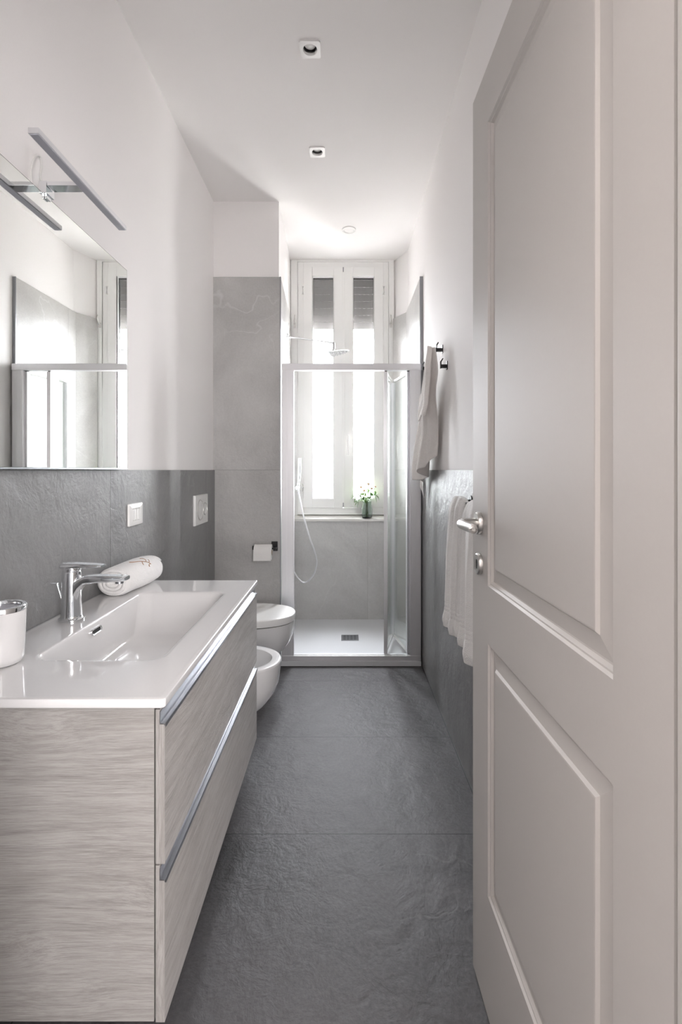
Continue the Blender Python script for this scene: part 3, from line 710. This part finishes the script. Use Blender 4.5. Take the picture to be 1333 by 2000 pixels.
# ------------------------------------------------------------------ shower
def shower():
    t = thing('shower_tray', 'flat matt white shower tray under the window', 'shower tray', (.04, 3.5, 0))
    b = mk(); x0, x1, y0, y1 = -.388, .476, 3.068, YB - .001
    r0 = lambda o, z: [(x0 + o, y0 + o, z), (x1 - o, y0 + o, z), (x1 - o, y1, z), (x0 + o - .01, y1, z)]
    loft(b, [r0(0, 0.001), r0(0, .028), r0(.003, .031), r0(.05, .031)]); obj('tray', b, 'resin', t)
    b = mk(); dx0, dx1, dy0, dy1 = -.014, .106, 3.435, 3.555
    box(b, dx0, dx1, dy0, dy1, .030, .0335, bev=.001); d = obj('drain_cover', b, 'alu_dark', t)
    b = mk()
    for j in range(5):
        for i in range(4):
            box(b, dx0 + .014 + i * .024, dx0 + .032 + i * .024, dy0 + .018 + j * .019, dy0 + .023 + j * .019, .0334, .0340)
    obj('drain_slots', b, 'gap', d, smooth=False)
    t = thing('shower_enclosure', 'aluminium framed shower enclosure with clear folding door pushed open', 'shower screen', (.04, 3.1, .031))
    Ya, Yb = 3.082, 3.116
    def profile(x0, x1, z0, z1, grooves):
        b = mk(); box(b, x0, x1, Ya, Yb, z0, z1, bev=.0015)
        for g, wd in grooves: box(b, g, g + wd, Ya - .0007, Ya + .001, z0 + .001, z1 - .001, bev=.0006)
        return b
    obj('side_post', profile(-.379, -.304, .031, 1.852, [(-.3765, .030), (-.342, .022), (-.3115, .006)]), 'alu', t)
    obj('side_post', profile(.409, .477, .031, 1.852, [(.4095, .006), (.421, .022), (.447, .026)]), 'alu', t)
    b = mk(); box(b, -.379, .477, Ya - .004, Yb + .006, 1.813, 1.854, bev=.002); box(b, -.379, .477, Ya - .0055, Ya - .003, 1.818, 1.822, bev=.0005); obj('top_rail', b, 'alu', t)
    b = mk(); box(b, -.379, .477, Ya - .004, Yb + .006, .031, .060, bev=.002); box(b, -.304, .409, Ya + .008, Yb - .004, .060, .064, bev=.0015); obj('bottom_rail', b, 'alu', t)
    A0, A1, B0 = Vector((.2615, 3.100, 0)), Vector((.340, 3.452, 0)), Vector((.4035, 3.100, 0))
    z0, z1 = .066, 1.808
    for P, Q, wide in ((A0, A1, .013), (B0, A1, .011)):
        u = (Q - P).normalized(); n = Vector((-u.y, u.x, 0)); L = (Q - P).length; sgn = -1 if P is A0 else 1
        def slab(b, s0, s1, h, za, zb, bev=.001):
            mt = Matrix.Identity(4); mt.col[0][:3] = u; mt.col[1][:3] = n; mt.translation = P
            box(b, s0, s1, -h, h, za, zb, bev=bev, mtx=mt)
        b = mk(); slab(b, 0, .026, wide * .85, z0, z1); slab(b, L - .034, L - .010, wide * .75, z0, z1)
        fr = obj('folding_panel', b, 'alu', t)
        b = mk(); slab(b, .012, L - .02, .003, z0 + .014, z1 - .012, 0); obj('glass', b, 'glass', fr, smooth=False)
        for za, zb in ((z0, z0 + .018), (z1 - .014, z1)):
            b = mk(); slab(b, .026, L - .034, .006, za, zb); obj('edge_strip', b, 'plastic', fr)
        for za, zb in ((z0 - .008, z0), (z1, z1 + .006)):
            b = mk(); slab(b, .006, .020, .006, za, zb, 0); obj('pivot', b, 'gap', fr)
    b = mk(); tube(b, [(.340, 3.452, z0), (.340, 3.452, z1)], .010, 20); obj('hinge_rod', b, 'alu', t)
    b = mk(); box(b, .325, .350, 3.434, 3.440, 1.16, 1.22, bev=.001); obj('hinge_clip', b, 'alu_dark', t)
    # rain shower
    t = thing('rain_shower', 'round chrome rain shower head on a long arm from the left wall', 'shower head', (-.40, 3.6, 2.15))
    b = mk(); lathe(b, [(0, 0), (.028, 0), (.028, .004), (.022, .008), (.012, .010), (0, .010)], (-.4045, 3.60, 2.155), 32, (1, 0, 0)); obj('wall_flange', b, 'chrome', t)
    b = mk(); e = Vector((-.076, 3.62, 2.118)); tube(b, [(-.400, 3.60, 2.155), e], .0095, 16); tube(b, smooth_path([e, e + Vector((.008, 0, -.008)), e + Vector((.006, 0, -.045)), e + Vector((-.003, 0, -.070))], 5), .0095, 16); obj('arm', b, 'chrome', t)
    rot = Matrix.Rotation(math.radians(-11), 4, 'Y') @ Matrix.Rotation(math.radians(4), 4, 'X')
    c = e + Vector((-.003, 0, -.078)); ax = rot @ Vector((0, 0, 1)); lx = rot @ Vector((1, 0, 0)); ly = rot @ Vector((0, 1, 0))
    b = mk(); lathe(b, [(0, .018), (.014, .018), (.018, .006), (.05, .003), (.118, .001), (.121, -.001), (.118, -.0045), (0, -.0045)], c, 56, ax); hd = obj('head_disc', b, 'chrome', t)
    b = mk()
    for r, n in ((.03, 8), (.055, 14), (.08, 20), (.104, 26)):
        for k in range(n):
            a = 2 * PI * k / n; p = c + lx * r * math.cos(a) + ly * r * math.sin(a) - ax * .0045; tube(b, [p, p - ax * .005], [.0024, .0018], 6)
    obj('nozzles', b, 'alu_dark', hd)['kind'] = 'stuff'
    # hand shower
    t = thing('hand_shower', 'chrome stick hand shower in its wall holder with looping hose', 'hand shower', (-.40, 3.70, 1.07))
    Y = 3.70; s = 980 / Y; W = lambda px, py, dy=0: ((px - 671) / s, Y + dy, 1.2 - (py - 918) / s)
    b = mk(); tube(b, [(-.409, Y, 1.067), (-.345, Y, 1.067)], .011, 16); lathe(b, [(0, 0), (.026, 0), (.026, .005), (.02, .009), (0, .009)], (-.409, Y, 1.067), 28, (1, 0, 0)); box(b, -.352, -.322, Y - .016, Y + .016, 1.052, 1.084, bev=.004); tube(b, [(-.33, Y, 1.067), (-.292, Y, 1.070)], .0045, 10); obj('holder', b, 'chrome', t)
    b = mk(); tube(b, [(-.333, Y, 1.04), (-.3325, Y, 1.09), (-.325, Y, 1.16), (-.322, Y, 1.25), (-.322, Y, 1.287)], [.0085, .0095, .0115, .0125, .0115], 18); obj('handset', b, 'chrome', t)
    b = mk(); tube(b, smooth_path([(-.333, Y, 1.045), W(586, 975), W(594, 1010, -.01), W(606, 1050, -.02), W(616, 1078, -.02), W(619.5, 1096, -.02), W(616, 1115, -.02), W(607, 1130, -.01), W(595, 1138), W(584, 1131), W(574, 1116), (-.392, Y, .51), (-.408, Y, .53)], 10), .0058, 12); obj('hose', b, 'alu', t)
    b = mk(); lathe(b, [(0, 0), (.026, 0), (.026, .005), (.012, .012), (.011, .02), (0, .02)], (-.409, Y, .53), 28, (1, 0, 0)); obj('wall_outlet', b, 'chrome', t)
shower()

# curtain hooks on the window surround
for sgn, lb in ((-1, 'small grey metal curtain hook left of the window'), (1, 'small grey metal curtain hook right of the window')):
    xx = -.386 if sgn < 0 else .379
    b = mk(); box(b, xx - .009, xx + .009, YW - .008, YW - .004, 2.335, 2.372, bev=.001)
    tube(b, smooth_path([(xx, YW - .006, 2.36), (xx, YW - .04, 2.375), (xx - sgn * .004, YW - .058, 2.395), (xx - sgn * .004, YW - .05, 2.42)], 5), .005, 10)
    tag(obj('curtain_hook', b, 'satin'), lb, 'hook', 'curtain hooks beside the window')

# ------------------------------------------------------------------ vase with flowers
VXc, VYc, VZ = .186, 3.945, .8262
def vase():
    t = thing('glass_vase', 'small glass jar vase of green foliage on the window sill', 'vase', (VXc, VYc, VZ))
    b = mk(); lathe(b, [(0, 0), (.034, 0), (.039, .004), (.043, .03), (.044, .06), (.040, .09), (.034, .105), (.034, .125), (.037, .130), (.034, .1305), (.031, .125), (.031, .105), (.037, .09), (.041, .06), (.040, .03), (.036, .007), (0, .005)], (VXc, VYc, VZ), 40)
    obj('jar', b, 'jar', t)
vase()
def leaf_blade(b, p0, d, L, wd, up=Vector((0, 0, 1)), droop=.3):
    d = Vector(d).normalized(); s = d.cross(up).normalized(); pts = []
    for i in range(6):
        f = i / 5; c = Vector(p0) + d * L * f - up * droop * L * f * f; ww = wd * math.sin(PI * (0.08 + .9 * f)) * .5
        pts.append((c - s * ww, c + up * ww * .25, c + s * ww))
    R = [[b.verts.new(q) for q in r] for r in pts]
    for a, c in zip(R, R[1:]):
        for i in range(2): b.faces.new((a[i], a[i + 1], c[i + 1], c[i]))
def sprig(lean, h, mat, label, seed, bushy=14):
    rnd = random.Random(seed)
    t = thing('foliage_sprig', label, 'foliage', (VXc, VYc, VZ + .006), 'green sprigs in the glass jar')
    base = Vector((VXc + rnd.uniform(-.015, .015), VYc + rnd.uniform(-.015, .01), VZ + .01)); 
    neck = Vector((VXc + lean[0] * .12, VYc + lean[1] * .12, VZ + .125)); tip = Vector((VXc + lean[0], VYc + lean[1], VZ + h))
    path = smooth_path([base, neck, neck.lerp(tip, .5) + Vector((0, 0, .015)), tip], 6)
    b = mk(); tube(b, path, .0022, 6); obj('stem', b, 'leaf', t)
    b = mk(); n = len(path)
    for k in range(bushy):
        i = int(n * (.36 + .62 * k / bushy)); p = path[min(i, n - 1)]; a = rnd.uniform(0, 2 * PI)
        d = Vector((math.cos(a), math.sin(a) * .8, rnd.uniform(-.1, .9))) + (tip - neck).normalized() * .6
        leaf_blade(b, p, d, rnd.uniform(.026, .046), rnd.uniform(.009, .015), droop=rnd.uniform(.1, .6))
    if lean[0] < -.05 or lean[0] > .05:
        for k in range(8): leaf_blade(b, path[-2] , Vector((lean[0] * 4 + rnd.uniform(-.4, .4), rnd.uniform(-.5, .3), rnd.uniform(-.8, .5))), .045, .008, droop=.4)
    obj('leaves', b, mat, t)
S_ = [((-.095, -.02), .175, 'leaf', 'dark drooping leafy sprig leaning furthest left in the jar'), ((-.055, .0), .19, 'leaf_pale', 'pale green sprig leaning left in the jar'), ((-.02, -.02), .20, 'leaf_pale', 'pale green sprig left of centre in the jar'),
      ((.012, .0), .215, 'leaf_pale', 'tallest pale green sprig upright in the middle of the jar'), ((.045, -.01), .19, 'leaf', 'green sprig right of centre in the jar'), ((.07, .0), .18, 'leaf', 'dark sprig leaning furthest right in the jar'), ((-.075, -.04), .135, 'leaf', 'low dark sprig hanging over the left of the jar')]
for i, (ln, h, m, lb) in enumerate(S_): sprig(ln, h, m, lb, 40 + i, 24)
def daisy(lean, h, label, r=.017):
    t = thing('daisy', label, 'flower', (VXc, VYc, VZ + .006), 'pale daisies in the glass jar')
    tip = Vector((VXc + lean[0], VYc + lean[1], VZ + h)); base = Vector((VXc, VYc, VZ + .01)); neck = Vector((VXc + lean[0] * .15, VYc + lean[1] * .15, VZ + .125))
    b = mk(); tube(b, smooth_path([base, neck, neck.lerp(tip, .6), tip], 5), .0012, 6); obj('stem', b, 'leaf', t)
    f = Vector((lean[0] * 3, -.8, .55)).normalized(); a, c = frame_at(f); b = mk()
    for k in range(13):
        an = 2 * PI * k / 13; d = a * math.cos(an) + c * math.sin(an); leaf_blade(b, tip + d * .003, d + f * .15, r, .0065, up=f, droop=-.1)
    obj('petals', b, 'petal', t)
    b = mk(); lathe(b, [(.0055, -.001), (.005, .002), (.003, .004), (0, .0045)], tip, 14, f); obj('flower_centre', b, 'pollen', t)
for ln, h, lb, r in (((-.047, -.01), .238, 'pale daisy on the left of the bunch on the sill', .017), ((.012, -.01), .262, 'pale daisy at the top of the bunch on the sill', .019), ((-.022, -.03), .212, 'pale daisy low in front left of the bunch', .016), ((.036, -.02), .228, 'pale daisy right of the top one in the bunch', .015), ((.066, .0), .242, 'small daisy furthest right in the bunch', .010)):
    daisy(ln, h, lb, r)

# ------------------------------------------------------------------ hooks and towels on the right wall
def hook(y, z, label):
    xw = XR + .010
    t = thing('towel_hook', label, 'hook', (xw, y, z), 'black hooks on the right wall')
    b = mk(); box(b, xw - .004, xw, y - .011, y + .011, z - .018, z + .022, bev=.001); box(b, xw - .030, xw - .003, y - .008, y + .008, z - .010, z + .006, bev=.001); obj('mount', b, 'black', t)
    b = mk(); box(b, xw - .034, xw - .029, y - .008, y + .008, z - .012, z + .022, bev=.001)
    loft(b, [[(xw - .034, y - .008, z + .020), (xw - .034, y + .008, z + .020), (xw - .029, y + .008, z + .018), (xw - .029, y - .008, z + .018)], [(xw - .024, y - .008, z + .036), (xw - .024, y + .008, z + .036), (xw - .020, y + .008, z + .033), (xw - .020, y - .008, z + .033)]])
    obj('prong', b, 'black', t)
hook(2.93, 1.795, 'black wall hook left of the hanging towel, nearest the shower')
hook(2.50, 1.80, 'black wall hook carrying the hanging grey towel')
hook(2.385, 1.695, 'black wall hook right of the hanging towel, lowest of the three')

def sheet(name, fn, nu, nv, th, mat, parent=None):
    b = mk(); V = [[b.verts.new(fn(i / nu, j / nv)) for j in range(nv + 1)] for i in range(nu + 1)]
    for i in range(nu):
        for j in range(nv): b.faces.new((V[i][j], V[i + 1][j], V[i + 1][j + 1], V[i][j + 1]))
    o = obj(name, b, mat, parent, weighted=False)
    md = o.modifiers.new('solid', 'SOLIDIFY'); md.thickness = th; md.offset = 0
    md = o.modifiers.new('sub', 'SUBSURF'); md.levels = 1; md.render_levels = 1
    return o

def lerp(a, b, t): return a + (b - a) * t
def interp(tab, t):
    for (a, va), (b_, vb) in zip(tab, tab[1:]):
        if t <= b_:
            f = (t - a) / (b_ - a); f = f * f * (3 - 2 * f); return va + (vb - va) * f
    return tab[-1][1]
t = thing('hanging_towel', 'pale grey bath towel hanging gathered from a black wall hook', 'towel', (.46, 2.6, 1.8))
def drape(u, v):
    # u across from the near (right) edge to the far (left) edge; v from the hook down
    top = 1.815 - .010 * abs(u - .4)
    near = interp([(0, 2.495), (.25, 2.465), (.6, 2.47), (1, 2.52)], v); far = interp([(0, 2.545), (.10, 2.56), (.4, 2.78), (.7, 2.88), (1, 2.90)], v)
    bot = interp([(0, 1.27), (.18, 1.21), (.4, 1.16), (.62, 1.145), (.74, 1.145), (.88, 1.105), (.94, 1.035), (1, 1.10)], u)
    y = lerp(near, far, u); z = lerp(top, bot, v)
    amp = interp([(0, .010), (.3, .020), (.7, .034), (1, .042)], v)
    wv = math.sin(u * 2 * PI * 2.3 + .8 * v + .5) + .35 * math.sin(u * 2 * PI * 5 + 2.2 * v)
    x = .458 - interp([(0, .012), (.5, .022), (1, .030)], v) + amp * wv * .8 + .006 * math.sin(v * 9 + u * 5)
    return (min(x, .486), y, z)
sheet('rear_fall', drape, 44, 40, .006, 'towel_grey', t)
def drape2(u, v):
    top = 1.823 - .02 * abs(u - .5); near = interp([(0, 2.490), (.3, 2.445), (1, 2.430)], v); far = interp([(0, 2.53), (1, 2.62)], v)
    bot = interp([(0, 1.455), (.3, 1.475), (.6, 1.445), (.8, 1.50), (1, 1.57)], u)
    y = lerp(near, far, u); z = lerp(top, bot, v)
    x = .446 - interp([(0, .010), (.3, .024), (.8, .036), (1, .052)], v) - .010 * math.sin(u * PI) + .004 * math.sin(u * 12 + 3 * v)
    return (x, y, z)
sheet('front_fold', drape2, 20, 26, .007, 'towel_grey', t)

# towels over the bar, half hidden by the door
t = thing('towel_bar', 'dark towel bar on the right wall tiles, covered by two white towels', 'towel bar', (XR, 1.75, 1.085))
b = mk(); tube(b, [(.430, 1.36, 1.085), (.430, 1.915, 1.085)], .006, 12); obj('bar', b, 'black', t)
for yy in (1.38, 1.900):
    b = mk(); tube(b, [(XR, yy, 1.085), (.430, yy, 1.085)], .005, 10); lathe(b, [(0, 0), (.018, 0), (.018, .004), (0, .004)], (XR, yy, 1.085), 20, (-1, 0, 0)); obj('bracket', b, 'black', t)
def hung(y0t, y1t, y0b, y1b, zb, label, seed):
    t = thing('terry_towel', label, 'towel', (.41, (y0t + y1t) / 2, 1.09), 'white towels over the bar on the right wall')
    rnd = random.Random(seed); ph = rnd.uniform(0, 6)
    def f(front):
        def g(u, v):
            ya = lerp(y0t, y1t, u); yb = lerp(y0b, y1b, u); k = min(1, v * 1.0) ** .8
            # rounded shoulders at the fold over the bar
            z = lerp(1.103 - .018 * (abs(2 * u - 1) ** 4), zb - .012 * math.sin(u * PI), v)
            y = lerp(ya, yb, k)
            amp = .003 + .010 * min(1, v * 2.2)
            wv = amp * math.sin(u * 2 * PI * 2.0 + ph + .6 * v) + amp * .4 * math.sin(u * 2 * PI * 5 + ph * 2)
            bulge = .016 * math.sin(min(1, v * 9) * PI / 2)
            band = 0.0
            zz = z
            for c in (.665, .680, .695): band += -.0022 * math.exp(-((zz - c) / .0035) ** 2)
            puff = .006 * math.exp(-((zz - (zb + .02)) / .022) ** 2)
            x = .430 - front * (.002 + bulge + (.006 * v) + band + puff) + (wv * (1 if front > 0 else .3))
            return (min(x, .472), y, z)
        return g
    sheet('front_fall', f(1), 40, 110, .012, 'towel', t)
    sheet('back_fall', f(-1), 24, 60, .010, 'towel', t)
hung(1.745, 1.925, 1.755, 2.005, .612, 'white terry towel on the bar, the one further from the door', 3)
hung(1.40, 1.715, 1.40, 1.725, .600, 'white terry towel on the bar, mostly hidden behind the door', 9)
